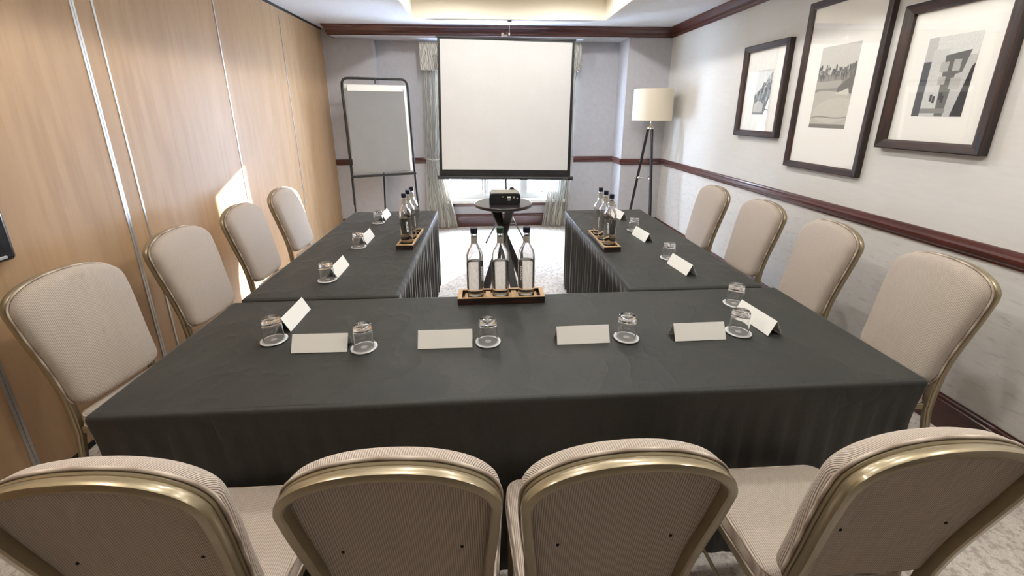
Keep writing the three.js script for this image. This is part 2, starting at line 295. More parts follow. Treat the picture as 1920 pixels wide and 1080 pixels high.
// ------------------------------------------------------------------ tables under black cloths
function clothTable(label, x0, x1, z0, z1, pleat) { // pleat(x, z, nx, nz) -> amplitude of the folds on that side
  const t = thing('conference_table', label, 'table', [(x0 + x1) / 2, 0, (z0 + z1) / 2], 0);
  const hw = (x1 - x0) / 2, hd = (z1 - z0) / 2, r = 0.016, bump = (x, z) => 0.0012 * Math.sin(x * 9 + z * 5) + 0.001 * Math.sin(z * 13 - x * 3);
  const nx = Math.ceil(hw * 2 / 0.04), nz = Math.ceil(hd * 2 / 0.04);
  const lip = (x, z) => { const e = Math.min(hw - Math.abs(x), hd - Math.abs(z)); return e > 0.06 ? 1 : e / 0.06; };
  const top = surface(nx, nz, (a, b) => { const x = -hw + r + a * 2 * (hw - r), z = hd - r - b * 2 * (hd - r); return [x, TOP + bump(x, z) * lip(x, z), z, (x + x0) / 1.4, (z + z0) / 1.4]; });
  // perimeter with small round corners
  const per = []; const push = (x, z, nxx, nzz) => per.push([x, z, nxx, nzz]);
  const step = 0.012, cr = r;
  const sides = [[-hw + cr, hd - cr, 1, 0, 0, 1, 2 * (hw - cr)], [hw - cr, hd - cr, 0, -1, 1, 0, 2 * (hd - cr)], [hw - cr, -hd + cr, -1, 0, 0, -1, 2 * (hw - cr)], [-hw + cr, -hd + cr, 0, 1, -1, 0, 2 * (hd - cr)]];
  sides.forEach(([sx, sz, dx, dz, ox, oz, L], k) => {
    const n = Math.ceil(L / step);
    for (let i = 0; i <= n; i++) push(sx + dx * L * i / n, sz + dz * L * i / n, ox, oz);
    const nn = sides[(k + 1) % 4];
    for (let i = 1; i < 5; i++) { const f = i / 5 * Math.PI / 2; push(sx + dx * L, sz + dz * L, ox * Math.cos(f) + nn[4] * Math.sin(f), oz * Math.cos(f) + nn[5] * Math.sin(f)); }
  });
  per.push(per[0]);
  const rows = [[0, TOP], [r * 0.38, TOP - r * 0.08], [r * 0.71, TOP - r * 0.29], [r * 0.92, TOP - r * 0.62], [r, TOP - r], ...[0.04, 0.08, 0.14, 0.22, 0.32, 0.44, 0.58, 0.72, 0.86, 1].map((q) => [r, (TOP - r) * (1 - q) + 0.006 * q])];
  let s = 0; const arc = per.map((p, i) => (i ? (s += Math.hypot(p[0] - per[i - 1][0] + (p[2] - per[i - 1][2]) * r, p[1] - per[i - 1][1] + (p[3] - per[i - 1][3]) * r)) : 0));
  const side = surface(per.length - 1, rows.length - 1, (a, b, i, j) => {
    const [px, pz, ox, oz] = per[i], [o, y] = rows[j], q = Math.max(0, Math.min(1, (TOP - 0.03 - y) / 0.12)), A = pleat(px, pz, ox, oz);
    const f = A * q * (Math.sin(arc[i] / 0.075 * 2 * Math.PI + 0.9 * Math.sin(arc[i] * 7)) * 0.75 + 0.25 * Math.sin(arc[i] / 0.031 * 2 * Math.PI + y * 2)) - A * q * 0.9;
    const soft = (A > 0.006 ? 0 : 0.004) * q * (Math.sin(arc[i] * 5.3 + y * 3) + Math.sin(arc[i] * 11.7 - y * 2)) - 0.008 * q * (A > 0.006 ? 0 : 1);
    return [px + ox * (o + f + soft), y, pz + oz * (o + f + soft), arc[i] / 1.4, y / 1.4];
  });
  obj('tablecloth', [mergeVertices(mergeGeometries([top, side].map(clean)), 1e-5)], M.cloth, t);
  return t;
}
clothTable('wide head table under a black cloth hanging to the floor', -1.214, 1.487, -1.925, -1.127, () => 0.003);
clothTable('long table under a black cloth with pleated skirt, along the wood veneer partition', -1.196, -0.44, -3.83, -1.945, (x, z, ox) => 0.004 + 0.012 * Math.max(0, ox));
clothTable('long table under a black cloth with pleated skirt, along the picture wall', 0.725, 1.44, -3.75, -1.943, (x, z, ox) => 0.004 + 0.012 * Math.max(0, -ox));

// ------------------------------------------------------------------ banquet chairs
const CH = { kc: -0.254, lean: 0.114, wm: 0.207, wb: 0.184, hb: 0.486, ht: 1.0 };
function chairHalf() {
  const { wm, wb } = CH, L = CH.ht - CH.hb;
  const P = [[0, 0], [wb * 0.35, 0], [wb * 0.7, 0.003], [wb * 0.9, 0.014], [wb * 0.985, 0.036], [wb, 0.07]];
  for (let i = 1; i <= 8; i++) { const q = i / 8, e = q * q * (3 - 2 * q); P.push([wb + (wm - wb) * e, 0.07 + (0.79 * L - 0.07) * q]); }
  for (let i = 1; i <= 14; i++) { const f = i / 14 * Math.PI / 2, p = 2 / 2.25; P.push([wm * Math.pow(Math.cos(f), p), 0.79 * L + 0.21 * L * Math.pow(Math.sin(f), p)]); }
  P[P.length - 1][0] = 0;
  return new THREE.SplineCurve(P.map((p) => new THREE.Vector2(...p))).getSpacedPoints(56).map((p) => [Math.max(0, p.x), Math.max(0, p.y)]);
}
const half = chairHalf();
const outline = [...half, ...half.slice(1, -1).reverse().map(([u, v]) => [-u, v])];
const backZ = (u, y) => -0.17 - CH.lean * Math.pow(Math.max(0, y - CH.hb) / (CH.ht - CH.hb), 1.15) + CH.kc * u * u;
const inset = (d) => outline.map(([u, v], i) => {
  const a = outline[(i + outline.length - 1) % outline.length], b = outline[(i + 1) % outline.length];
  let tx = b[0] - a[0], ty = b[1] - a[1]; const l = Math.hypot(tx, ty); tx /= l; ty /= l;
  return [u - ty * d, v + tx * d];
});
function ringed(list, cap) { // list of [inset, z offset]; returns a skin through the rings, closed with a shrinking cap
  const rings = list.map(([d, dz]) => inset(d).map(([u, v]) => [u, v, dz]));
  const last = rings[rings.length - 1], cv = (CH.ht - CH.hb) * 0.5;
  for (const f of cap) rings.push(last.map(([u, v, dz]) => [u * f[0], cv + (v - cv) * f[0], dz + f[1]]));
  const n = outline.length, unit = inset(0.01).map(([u, v], i) => [outline[i][0] + 100 * (u - outline[i][0]), outline[i][1] + 100 * (v - outline[i][1])]);
  return surface(n, rings.length - 1, (a, b, i, j) => {
    const [u, v, dz] = rings[j][i % n], y = CH.hb + v, o = outline[i % n], q = unit[i % n], wrap = j < list.length ? Math.abs(list[list.length - 1][1] - list[j][1]) : 0;
    return [u, y, backZ(u, y) + dz, (u + (o[0] - q[0]) * wrap) / 0.04, (y + (o[1] - q[1]) * wrap) / 0.04];
  });
}
function chairFrame() {
  // path: foot, seat, waist, round the top, and down again
  const pts = [];
  const lower = [[0, -0.265], [0.12, -0.232], [0.24, -0.202], [0.36, -0.18], [0.45, -0.178]];
  const side = half.filter(([u, v], i) => i > 12 && v > 0.05);
  for (const [y, z] of lower) pts.push([-CH.wb - 0.004 * (1 - y / 0.45), y, z]);
  for (const [u, v] of side) pts.push([-u, CH.hb + v, backZ(u, CH.hb + v)]);
  const mirror = pts.slice(0, -1).reverse().map(([x, y, z]) => [-x, y, z]);
  const path = [...pts, ...mirror].map((p) => V3(...p));
  const prof = [[-0.006, 0.001], [-0.002, 0], [0.0005, 0.002], [0.001, 0.006], [-0.001, 0.009], [-0.0045, 0.0105], [-0.0005, 0.0125], [0.002, 0.016], [0.003, 0.02], [0.003, 0.028], [0.001, 0.033], [-0.004, 0.035], [-0.0145, 0.035], [-0.018, 0.032], [-0.021, 0.022], [-0.021, 0.012], [-0.02, 0.002]];
  const n = path.length;
  const g = surface(prof.length, n - 1, (a, b, i, j) => {
    const P = path[j], T = path[Math.min(n - 1, j + 1)].clone().sub(path[Math.max(0, j - 1)]).normalize();
    let B = V3(0, 0, -1); B.addScaledVector(T, -B.dot(T)).normalize();
    const N = B.clone().cross(T).normalize(); // outward: away from the middle of the back
    const [o, d0] = prof[i % prof.length], d = d0 + 0.025, leg = P.y < 0.45 ? 1 - 0.35 * (0.45 - P.y) / 0.45 : 1;
    const Q = P.clone().addScaledVector(N, -o * leg).addScaledVector(B, d * leg);
    return [Q.x, Q.y, Q.z, i * 0.01, j * 0.02];
  });
  return toCreasedNormals(g, 0.45);
}
function makeChair(label) {
  const t = thing('banquet_chair', label, 'chair', [0, 0, 0], 0, 'banquet chairs round the tables');
  obj('backrest', [ringed([[0.012, -0.028], [0.002, -0.024], [-0.001, -0.016], [-0.001, -0.004], [0.002, 0.006], [0.009, 0.014], [0.02, 0.019], [0.04, 0.023]], [[0.72, 0.004], [0.36, 0.006], [0.002, 0.006]])], M.fabric, t);
  obj('rear_panel', [ringed([[0.014, -0.036], [0.02, -0.04], [0.028, -0.041]], [[0.66, 0], [0.33, 0], [0.002, 0]])], M.fabric, t);
  obj('backrest_piping', [tube(inset(-0.0025).filter((_, i) => i % 2 === 0).map(([u, v]) => [u, CH.hb + v, backZ(u, CH.hb + v) - 0.0235]), 0.0042, 140, 6, true)], M.piping, t);
  obj('back_frame', [chairFrame()], M.gold, t);
  for (const sx of [-1, 1]) obj('screw', [new THREE.SphereGeometry(0.004, 10, 6).scale(1, 1, 0.5).translate(sx * 0.125, 0.72, backZ(0.125, 0.72) - 0.042)], M.screw, t);
  // seat
  const seatRing = (d) => { const w = 0.212 - d, z0 = -0.19 + d, z1 = 0.158 - d, r = Math.max(0.01, 0.05 - d), out = []; const cs = [[w - r, z1 - r, 0], [-w + r, z1 - r, 1], [-w * 0.93 + r, z0 + r, 2], [w * 0.93 - r, z0 + r, 3]]; for (const [cx, cz, q] of cs) for (let i = 0; i <= 6; i++) { const f = (q + i / 6) * Math.PI / 2; out.push([cx + r * Math.cos(f), cz + r * Math.sin(f)]); } return out; };
  const rows = [[0.02, 0.412], [0.004, 0.414], [0, 0.42], [0, 0.45], [0.005, 0.463], [0.016, 0.47], [0.05, 0.475]];
  const rings = rows.map(([d, y]) => seatRing(d).map(([x, z]) => [x, y, z])), lastR = rings[rings.length - 1];
  for (const f of [0.6, 0.3, 0.002]) rings.push(lastR.map(([x, y, z]) => [x * f, y + 0.004 * (1 - f), z * f]));
  const n = rings[0].length;
  obj('seat', [surface(n, rings.length - 1, (a, b, i, j) => { const [x, y, z] = rings[j][(n - (i % n)) % n]; return [x, y, z, x / 0.04, (z + y) / 0.04]; })], M.fabric, t);
  for (const y of [0.416, 0.461]) obj('seat_piping', [tube(seatRing(y > 0.44 ? 0.004 : -0.001).map(([x, z]) => [x, y, z]), 0.003, 110, 6, true)], M.piping, t);
  const rails = [rbox(0.40, 0.028, 0.02, 0.004, 0, 0.397, 0.138), rbox(0.37, 0.028, 0.02, 0.004, 0, 0.397, -0.165)];
  obj('seat_rail', rails, M.gold, t);
  for (const sx of [-1, 1]) {
    obj('seat_rail', [bar([sx * 0.188, 0.397, -0.175], [sx * 0.202, 0.397, 0.15], 0.022, 0.028)], M.gold, t);
    obj('leg', [rod([sx * 0.196, 0, 0.148], [sx * 0.196, 0.39, 0.14], 0.009, 0.014)], M.gold, t);
    obj('side_stretcher', [rod([sx * 0.188, 0.2, 0.14], [sx * 0.184, 0.2, -0.205], 0.006)], M.gold, t);
  }
  return t;
}
const chairSpots = [
  [-0.725, -0.958, 179.4, 'beige chair with its back at the head table, first from the wood partition'],
  [-0.185, -0.945, 179, 'beige chair with its back at the head table, second from the wood partition'],
  [0.26, -0.935, 181, 'beige chair with its back at the head table, third from the wood partition'],
  [0.895, -0.925, 180, 'beige chair with its back at the head table, nearest the picture wall'],
  [-1.42, -1.67, 82.5, 'beige banquet chair along the wood partition, fourth from the flip chart'],
  [-1.395, -2.32, 87.7, 'beige banquet chair along the wood partition, third from the flip chart'],
  [-1.39, -2.96, 91, 'beige banquet chair along the wood partition, second from the flip chart'],
  [-1.405, -3.615, 89.4, 'beige banquet chair along the wood partition, nearest the flip chart'],
  [1.69, -1.615, -94, 'beige banquet chair along the picture wall, fourth from the floor lamp'],
  [1.68, -2.225, -95, 'beige banquet chair along the picture wall, third from the floor lamp'],
  [1.68, -2.815, -90, 'beige banquet chair along the picture wall, second from the floor lamp'],
  [1.655, -3.445, -92, 'beige banquet chair along the picture wall, nearest the floor lamp'],
];
let chair0;
for (const [x, z, a, label] of chairSpots) {
  if (!chair0) { chair0 = makeChair(label); chair0.position.set(x, 0, z); chair0.rotation.y = a * D; } else dup(chair0, label, [x, 0, z], a * D);
}

// ------------------------------------------------------------------ place settings: coaster, upturned tumbler, folded name card
const ord = ['first', 'second', 'third', 'fourth'];
const coasterG = lathe([[0.0005, 0], [0.047, 0], [0.05, 0.0015], [0.05, 0.0035], [0.047, 0.005], [0.043, 0.0042], [0.0005, 0.0042]], 48);
muv(coasterG, 0.1, 0.5, 0.5);
const coasterMarkG = lathe([[0.0005, 0.0044], [0.012, 0.0044], [0.012, 0.005], [0.009, 0.0054], [0.0005, 0.0054]], 20);
const tumblerG = lathe([[0.037, 0.0], [0.0385, 0.0008], [0.0385, 0.002], [0.0365, 0.04], [0.0345, 0.085], [0.032, 0.092], [0.026, 0.0935], [0.0005, 0.0925], [0.0005, 0.072], [0.024, 0.0725], [0.029, 0.07], [0.0318, 0.06], [0.0345, 0.03], [0.0362, 0.002], [0.037, 0.0]], 40);
function cardGeo() { // tent of folded card, ridge along x
  const w = 0.104, h = 0.062, b = 0.032, th = 0.0007;
  const s = new THREE.Shape([[-b, 0], [-b + th * 1.4, 0], [0, h - th * 2.4], [b - th * 1.4, 0], [b, 0], [0, h]].map((p) => new THREE.Vector2(...p)));
  const g = new THREE.ExtrudeGeometry(s, { depth: 2 * w, bevelEnabled: false }); g.translate(0, 0, -w); g.rotateY(Math.PI / 2);
  return g;
}
const cardG = cardGeo();
let coaster0, tumbler0, card0;
function place(side, x, z, who, cx, cz, turn) {
  const Y = TOP + 0.0022;
  const cl = `pale round coaster under the glass ${who}`, gl = `upturned clear glass tumbler ${who}`, kl = `blank white folded name card ${who}`;
  if (!coaster0) { coaster0 = thing('coaster', cl, 'coaster', [x, Y, z], 0, 'coasters'); obj('disc', [coasterG], M.coaster, coaster0); obj('emblem', [coasterMarkG], M.coasterMark, coaster0); } else dup(coaster0, cl, [x, Y, z]);
  if (!tumbler0) { tumbler0 = tag(obj('tumbler', [tumblerG], M.glass), gl, 'glass', 'upturned tumblers'); tumbler0.position.set(x, Y + 0.0052, z); } else dup(tumbler0, gl, [x, Y + 0.0052, z]);
  if (!card0) { card0 = tag(obj('name_card', [cardG], M.card), kl, 'name card', 'folded name cards'); card0.position.set(cx, Y, cz); card0.rotation.y = turn; } else dup(card0, kl, [cx, Y, cz], turn);
}
[[-0.476, -1.463, -0.636, -1.472, 0.6], [-0.001, -1.474, -0.165, -1.47, 0.4], [0.551, -1.469, 0.371, -1.467, -0.3], [1.022, -1.48, 0.838, -1.46, -0.2]].forEach(([x, z, cx, cz, a], i) => place('F', x, z, `in the row facing the screen, ${ord[i]} from the partition`, cx, cz, a * D * -2));
[[-0.848, -1.544, -0.843, -1.712], [-0.859, -2.17, -0.843, -2.295], [-0.854, -2.75, -0.843, -2.9], [-0.875, -3.39, -0.865, -3.57]].forEach(([x, z, cx, cz], i) => place(i ? 'L' : 'F', x, z, i ? `on the partition side table, ${ord[3 - i]} from the flip chart` : 'at the head table end by the partition', cx, cz, Math.PI / 2));
[[1.157, -1.736, 1.145, -1.55], [1.119, -2.386, 1.115, -2.2], [1.122, -3.022, 1.113, -2.82], [1.122, -3.6, 1.14, -3.45]].forEach(([x, z, cx, cz], i) => place(i ? 'R' : 'F', x, z, i ? `on the picture side table, ${ord[3 - i]} from the floor lamp` : 'at the head table end by the picture wall', cx, cz, Math.PI / 2 + 6 * D));

// ------------------------------------------------------------------ wooden trays of water bottles
const bottleG = lathe([[0.0005, 0.003], [0.024, 0.001], [0.036, 0.0], [0.039, 0.006], [0.0395, 0.02], [0.0395, 0.188], [0.0388, 0.202], [0.0358, 0.216], [0.0295, 0.23], [0.021, 0.243], [0.0158, 0.257], [0.0145, 0.285], [0.0142, 0.315], [0.0155, 0.316], [0.0155, 0.322], [0.0135, 0.323], [0.0105, 0.322], [0.0108, 0.285], [0.0122, 0.257], [0.0172, 0.243], [0.0258, 0.2295], [0.0322, 0.2155], [0.0353, 0.2015], [0.036, 0.188], [0.036, 0.02], [0.034, 0.012], [0.0005, 0.012]], 40);
const waterG = lathe([[0.0005, 0.0117], [0.0342, 0.0117], [0.0363, 0.02], [0.0363, 0.172], [0.0005, 0.172]], 40);
const capG = lathe([[0.0162, 0.302], [0.0164, 0.304], [0.0164, 0.325], [0.015, 0.328], [0.0005, 0.328]].reverse(), 28);
const sleeveG = lathe([[0.0158, 0.258], [0.0154, 0.27], [0.0152, 0.288]], 28);
function etchGeo() { // printed white mark that curves round the glass
  const gs = [], R = 0.0398, quad = (a0, a1, y0, y1) => surface(4, 1, (u, v) => { const f = a0 + (a1 - a0) * u; return [R * Math.sin(f), y0 + (y1 - y0) * v, R * Math.cos(f)]; });
  for (let k = 0; k < 4; k++) { const y = 0.15 - k * 0.017, a = -0.2 + 0.03 * k; gs.push(quad(a, a + 0.3, y, y + 0.004), quad(a, a + 0.08, y - 0.008, y), quad(a + 0.22, a + 0.3, y - 0.008, y), quad(a, a + 0.3, y - 0.0105, y - 0.007)); }
  return mergeGeometries(gs.map(clean));
}
const etchG = etchGeo();
for (const g of [bottleG, waterG, capG, sleeveG, etchG]) g.scale(1, 1.055, 1);
function makeBottle(label, pos, turn, green) {
  const t = thing('water_bottle', label, 'bottle', pos, turn, 'water bottles on the trays');
  obj('glass_body', [bottleG], M.glass, t); obj('water', [waterG], M.water, t); obj('cap', [capG], green ? M.capGreen : M.cap, t); obj('neck_label', [sleeveG], M.sleeve, t); obj('printed_mark', [etchG], M.etch, t);
  return t;
}
function trayOf(label, x, z, turn) {
  const t = thing('bottle_tray', label, 'tray', [x, TOP + 0.0022, z], turn, 'wooden bottle trays');
  const L = 0.205, w = 0.056, h = 0.03, e = 0.012;
  obj('base', [box(-L, L, 0, 0.012, -w, w, 0.3)], M.trayDark, t);
  obj('rim', [box(-L, L, 0.012, h, -w, -w + e, 0.3), box(-L, L, 0.012, h, w - e, w, 0.3), box(-L, -L + e * 1.6, 0.012, h, -w + e, w - e, 0.3), box(L - e * 1.6, L, 0.012, h, -w + e, w - e, 0.3)], M.trayDark, t);
  obj('rim_cap', [box(-L, L, h, h + 0.002, -w, -w + e, 0.3), box(-L, L, h, h + 0.002, w - e, w, 0.3), box(-L, -L + e * 1.6, h, h + 0.002, -w + e, w - e, 0.3), box(L - e * 1.6, L, h, h + 0.002, -w + e, w - e, 0.3)], M.trayLight, t);
  for (const k of [-1, 0, 1]) obj('well', [box(k * 0.124 - 0.05, k * 0.124 + 0.05, 0.012, 0.0145, -w + e, w - e, 0.3)], M.trayLight, t);
  for (const k of [-0.5, 0.5]) obj('divider', [box(k * 0.124 - 0.012, k * 0.124 + 0.012, 0.012, 0.024, -w + e, w - e, 0.3)], M.trayLight, t);
  return t;
}
trayOf('wooden tray of three bottles in the middle of the head table', 0.066, -1.868, 0);
trayOf('wooden tray of three bottles on the table along the wood partition', -0.528, -2.87, Math.PI / 2 - 2 * D);
trayOf('wooden tray of three bottles on the table along the picture wall', 0.808, -2.74, Math.PI / 2 + 1 * D);
const BY = TOP + 0.0022 + 0.0148;
[[-0.056, -1.866, 1.0], [0.064, -1.864, 2.2], [0.187, -1.866, -0.7]].forEach(([x, z, a], i) => makeBottle(['clear water bottle with navy cap on head table tray, towards the wood partition', 'clear water bottle with green cap in the middle of the head table tray', 'clear water bottle with navy cap on head table tray, towards the picture wall'][i], [x, BY, z], a, i === 1));
[-1, 0, 1].forEach((k, i) => {
  const nm = ['nearest the head table', 'in the middle', 'nearest the flip chart'][i], nr = ['nearest the head table', 'in the middle', 'nearest the window'][i];
  makeBottle(`dark-capped water bottle on the partition side tray, ${nm}`, [-0.528 + k * 0.004, BY, -2.87 - k * 0.124], 0.4 + i, false);
  makeBottle(`dark-capped water bottle on the picture side tray, ${nr}`, [0.808 - k * 0.002, BY, -2.74 - k * 0.124], -0.6 - i, false);
});

// ------------------------------------------------------------------ tripod projection screen
{
  const t = thing('projection_screen', 'white tripod projection screen with black borders in front of the window', 'screen', [0.27, 0, -5.40]);
  const X = (x) => x - 0.27, quad = (pts, z, d) => { const g = new THREE.ExtrudeGeometry(new THREE.Shape(pts.map(([x, y]) => new THREE.Vector2(X(x), y))), { depth: d, bevelEnabled: false }); g.translate(0, 0, z); return g; };
  const O = [[-0.525, 2.458], [1.1, 2.426], [1.1, 0.795], [-0.572, 0.825]], I = [[-0.497, 2.432], [1.072, 2.398], [1.061, 0.885], [-0.537, 0.913]];
  obj('projection_surface', [muv(quad(I, 0.002, 0.0012), 1)], M.screenWhite, t);
  const bs = new THREE.Shape(O.map(([x, y]) => new THREE.Vector2(X(x), y))); bs.holes.push(new THREE.Path(I.map(([x, y]) => new THREE.Vector2(X(x), y))));
  obj('black_border', [new THREE.ExtrudeGeometry(bs, { depth: 0.0016, bevelEnabled: false }).translate(0, 0, 0.002), quad(O, 0, 0.002)], M.black, t);
  obj('top_bar', [bar([X(-0.545), 2.456, 0.002], [X(1.115), 2.428, 0.002], 0.02, 0.022)], M.black, t);
  obj('housing', [rod([X(-0.585), 0.812, 0.0], [X(1.122), 0.780, 0.0], 0.025, 0.025, 24)], M.black, t);
  for (const [x, y] of [[-0.59, 0.812], [1.127, 0.780]]) obj('end_cap', [rod([X(x) - 0.008, y, 0], [X(x) + 0.008, y, 0], 0.028, 0.028, 24)], M.black, t);
  obj('badge', [rbox(0.055, 0.016, 0.004, 0.002, X(1.04), 0.784, 0.025)], M.chrome, t);
  obj('pole', [rod([0, 0.3, -0.05], [0, 2.44, -0.045], 0.014), rod([0, 0.12, -0.05], [0, 0.62, -0.05], 0.019)], M.black, t);
  obj('hub', [rod([0, 0.4, -0.05], [0, 0.46, -0.05], 0.03, 0.03, 20)], M.black, t);
  for (const [fx, fz] of [[X(0.0), 0.25], [X(0.49), 0.15], [0.0, -0.42]]) {
    obj('leg', [bar([0, 0.43, -0.05], [fx, 0.012, fz], 0.018, 0.01)], M.black, t);
    obj('leg_brace', [bar([0, 0.16, -0.05], [fx * 0.55, 0.43 - 0.418 * 0.55, -0.05 + (fz + 0.05) * 0.55], 0.012, 0.006)], M.black, t);
    obj('rubber_foot', [new THREE.SphereGeometry(0.014, 12, 8).translate(fx, 0.013, fz)], M.darkSeal, t);
  }
  obj('hanging_bracket', [rbox(0.03, 0.05, 0.012, 0.003, -0.03, 2.475, 0.006), rbox(0.05, 0.02, 0.02, 0.003, 0.0, 2.47, 0.01), rod([0.02, 2.46, 0.0], [0.02, 2.51, 0.012], 0.005)], M.chrome, t);
}
{
  const t = thing('ceiling_hook', 'small hook with a thin white cord hanging from the ceiling above the screen', 'hook', [0.315, CE, -5.29]);
  obj('plate', [lathe([[0.0005, -0.012], [0.012, -0.012], [0.026, -0.004], [0.027, 0]], 20)], M.screw, t);
  obj('cord', [rod([0, -0.01, 0], [-0.004, -0.125, 0], 0.0018, 0.0018, 6)], M.white, t);
  obj('pull', [rbox(0.016, 0.03, 0.012, 0.004, -0.004, -0.14, 0)], M.white, t);
}

// ------------------------------------------------------------------ curtains and pelmet
function curtain(label, top, mid, bottom, ph) { // each [x0, x1]
  const t = thing('curtain', label, 'curtain', [(top[0] + top[1]) / 2, 0.02, ZN + 0.12]);
  const ox = t.position.x, H = 2.2, yt = 0.98;
  const at = (q, k) => { const y = H * (1 - q); const f = y > yt ? (y - yt) / (H - yt) : (yt - y) / yt, e = y > yt ? top : bottom, s = f * f * (3 - 2 * f) * 0.4 + f * 0.6; return mid[k] + (e[k] - mid[k]) * s; };
  const g = surface(110, 60, (u, q) => {
    const y = H * (1 - q), x0 = at(q, 0), x1 = at(q, 1), w = x1 - x0, tight = 0.30 / (w + 0.12), f = 2 * Math.PI * 4.5 * u + ph;
    const z = (0.03 + 0.010 * tight) * Math.sin(f) + 0.012 * Math.sin(f * 0.43 + y * 2.2) + 0.006 * Math.sin(f * 2.1 + y);
    return [x0 + w * u - ox + 0.006 * Math.sin(f + 1.3), y, z * Math.min(1, 0.6 + q), u * 0.85, y / 1.3];
  });
  const back = g.clone(), p = back.attributes.position; for (let i = 0; i < p.count; i++) p.setZ(i, p.getZ(i) - 0.002);
  obj('drape', [g], M.curtain, t);
  const mx0 = mid[0] - ox - 0.008, mx1 = mid[1] - ox + 0.008;
  obj('tie_back', [tube([[mx0, 0.99, 0], [(mx0 + mx1) / 2, 0.97, 0.052], [mx1, 0.985, 0], [(mx0 + mx1) / 2, 0.985, -0.052]], 0.012, 40, 8, true)], M.curtain, t);
}
curtain('pale curtain with wavy dark lines on the flip chart side of the window', [-0.78, -0.51], [-0.80, -0.58], [-0.85, -0.40], 0.3);
curtain('pale curtain with wavy dark lines on the floor lamp side of the window', [0.70, 1.25], [0.95, 1.23], [0.80, 1.20], 1.4);
{
  const t = thing('window_pelmet', 'fabric pelmet with wavy dark lines above the window', 'pelmet', [0.24, 2.29, ZN + 0.112]);
  const pm = M.curtain.clone(); pm.transmission = 0;
  obj('fabric_front', [muv(rbox(2.07, 0.33, 0.016, 0.006, 0, 0, 0.092), 0.5)], pm, t);
  for (const sx of [-1, 1]) obj('fabric_return', [muv(rbox(0.016, 0.33, 0.18, 0.006, sx * 1.027, 0, -0.006), 0.5)], pm, t);
  obj('bottom_piping', [tube([[-1.03, -0.163, 0.1], [0, -0.164, 0.102], [1.03, -0.163, 0.1]], 0.006, 30, 8)], M.curtain, t);
}

// ------------------------------------------------------------------ flip chart easel
{
  const t = thing('flip_chart', 'black tubular flip chart easel with a grey paper pad', 'flip chart', [-1.27, 0, -5.42], 20 * D);
  const lean = 0.115, zz = (y) => -lean * (y - 0.86) - 0.0; // board leans back
  const w = 0.385;
  const P = (x, y, d = 0) => [x, y, zz(y) + d];
  const pts = [P(-w - 0.005, 0.5), P(-w, 0.86), P(-w, 1.2), P(-w, 1.6), P(-w, 1.9), P(-w + 0.01, 1.965), P(-w + 0.04, 1.995), P(-w + 0.09, 2.0), P(0, 2.0), P(w - 0.09, 2.0), P(w - 0.04, 1.995), P(w - 0.01, 1.965), P(w, 1.9), P(w, 1.6), P(w, 1.2), P(w, 0.86), P(w + 0.005, 0.5)];
  obj('tube_frame', [tube(pts, 0.014, 120, 10)], M.black, t);
  for (const s of [-1, 1]) { obj('leg', [rod(P(s * (w + 0.004), 0.52), P(s * (w + 0.012), 0.012), 0.0105)], M.black, t); obj('rubber_foot', [rod(P(s * (w + 0.012), 0.0), P(s * (w + 0.012), 0.03), 0.015)], M.darkSeal, t); }
  obj('leg', [rod([0, 0.92, zz(0.92) - 0.03], [0.02, 0.012, -0.52], 0.0105)], M.black, t);
  obj('rubber_foot', [rod([0.02, 0, -0.525], [0.02, 0.03, -0.515], 0.015)], M.darkSeal, t);
  const tilt = (g) => { const m = new THREE.Matrix4().makeRotationX(-Math.atan(lean)); g.applyMatrix4(m); g.translate(0, 0.86, 0); return g; };
  obj('board', [tilt(rbox(2 * w - 0.05, 1.06, 0.014, 0.004, 0, 0.545, 0.012))], M.white, t);
  obj('paper_pad', [tilt(muv(new THREE.BoxGeometry(2 * w - 0.085, 1.0, 0.012).translate(-0.016, 0.525, 0.026)))], M.paper, t);
  obj('clip_bar', [tilt(rbox(2 * w - 0.12, 0.07, 0.022, 0.006, -0.008, 1.03, 0.034))], M.white, t);
  obj('hook', [tilt(rbox(0.02, 0.05, 0.014, 0.004, 0, 1.115, 0.008))], M.black, t);
  obj('pen_tray', [tilt(rbox(2 * w + 0.02, 0.03, 0.06, 0.008, 0, -0.012, 0.03))], M.black, t);
}

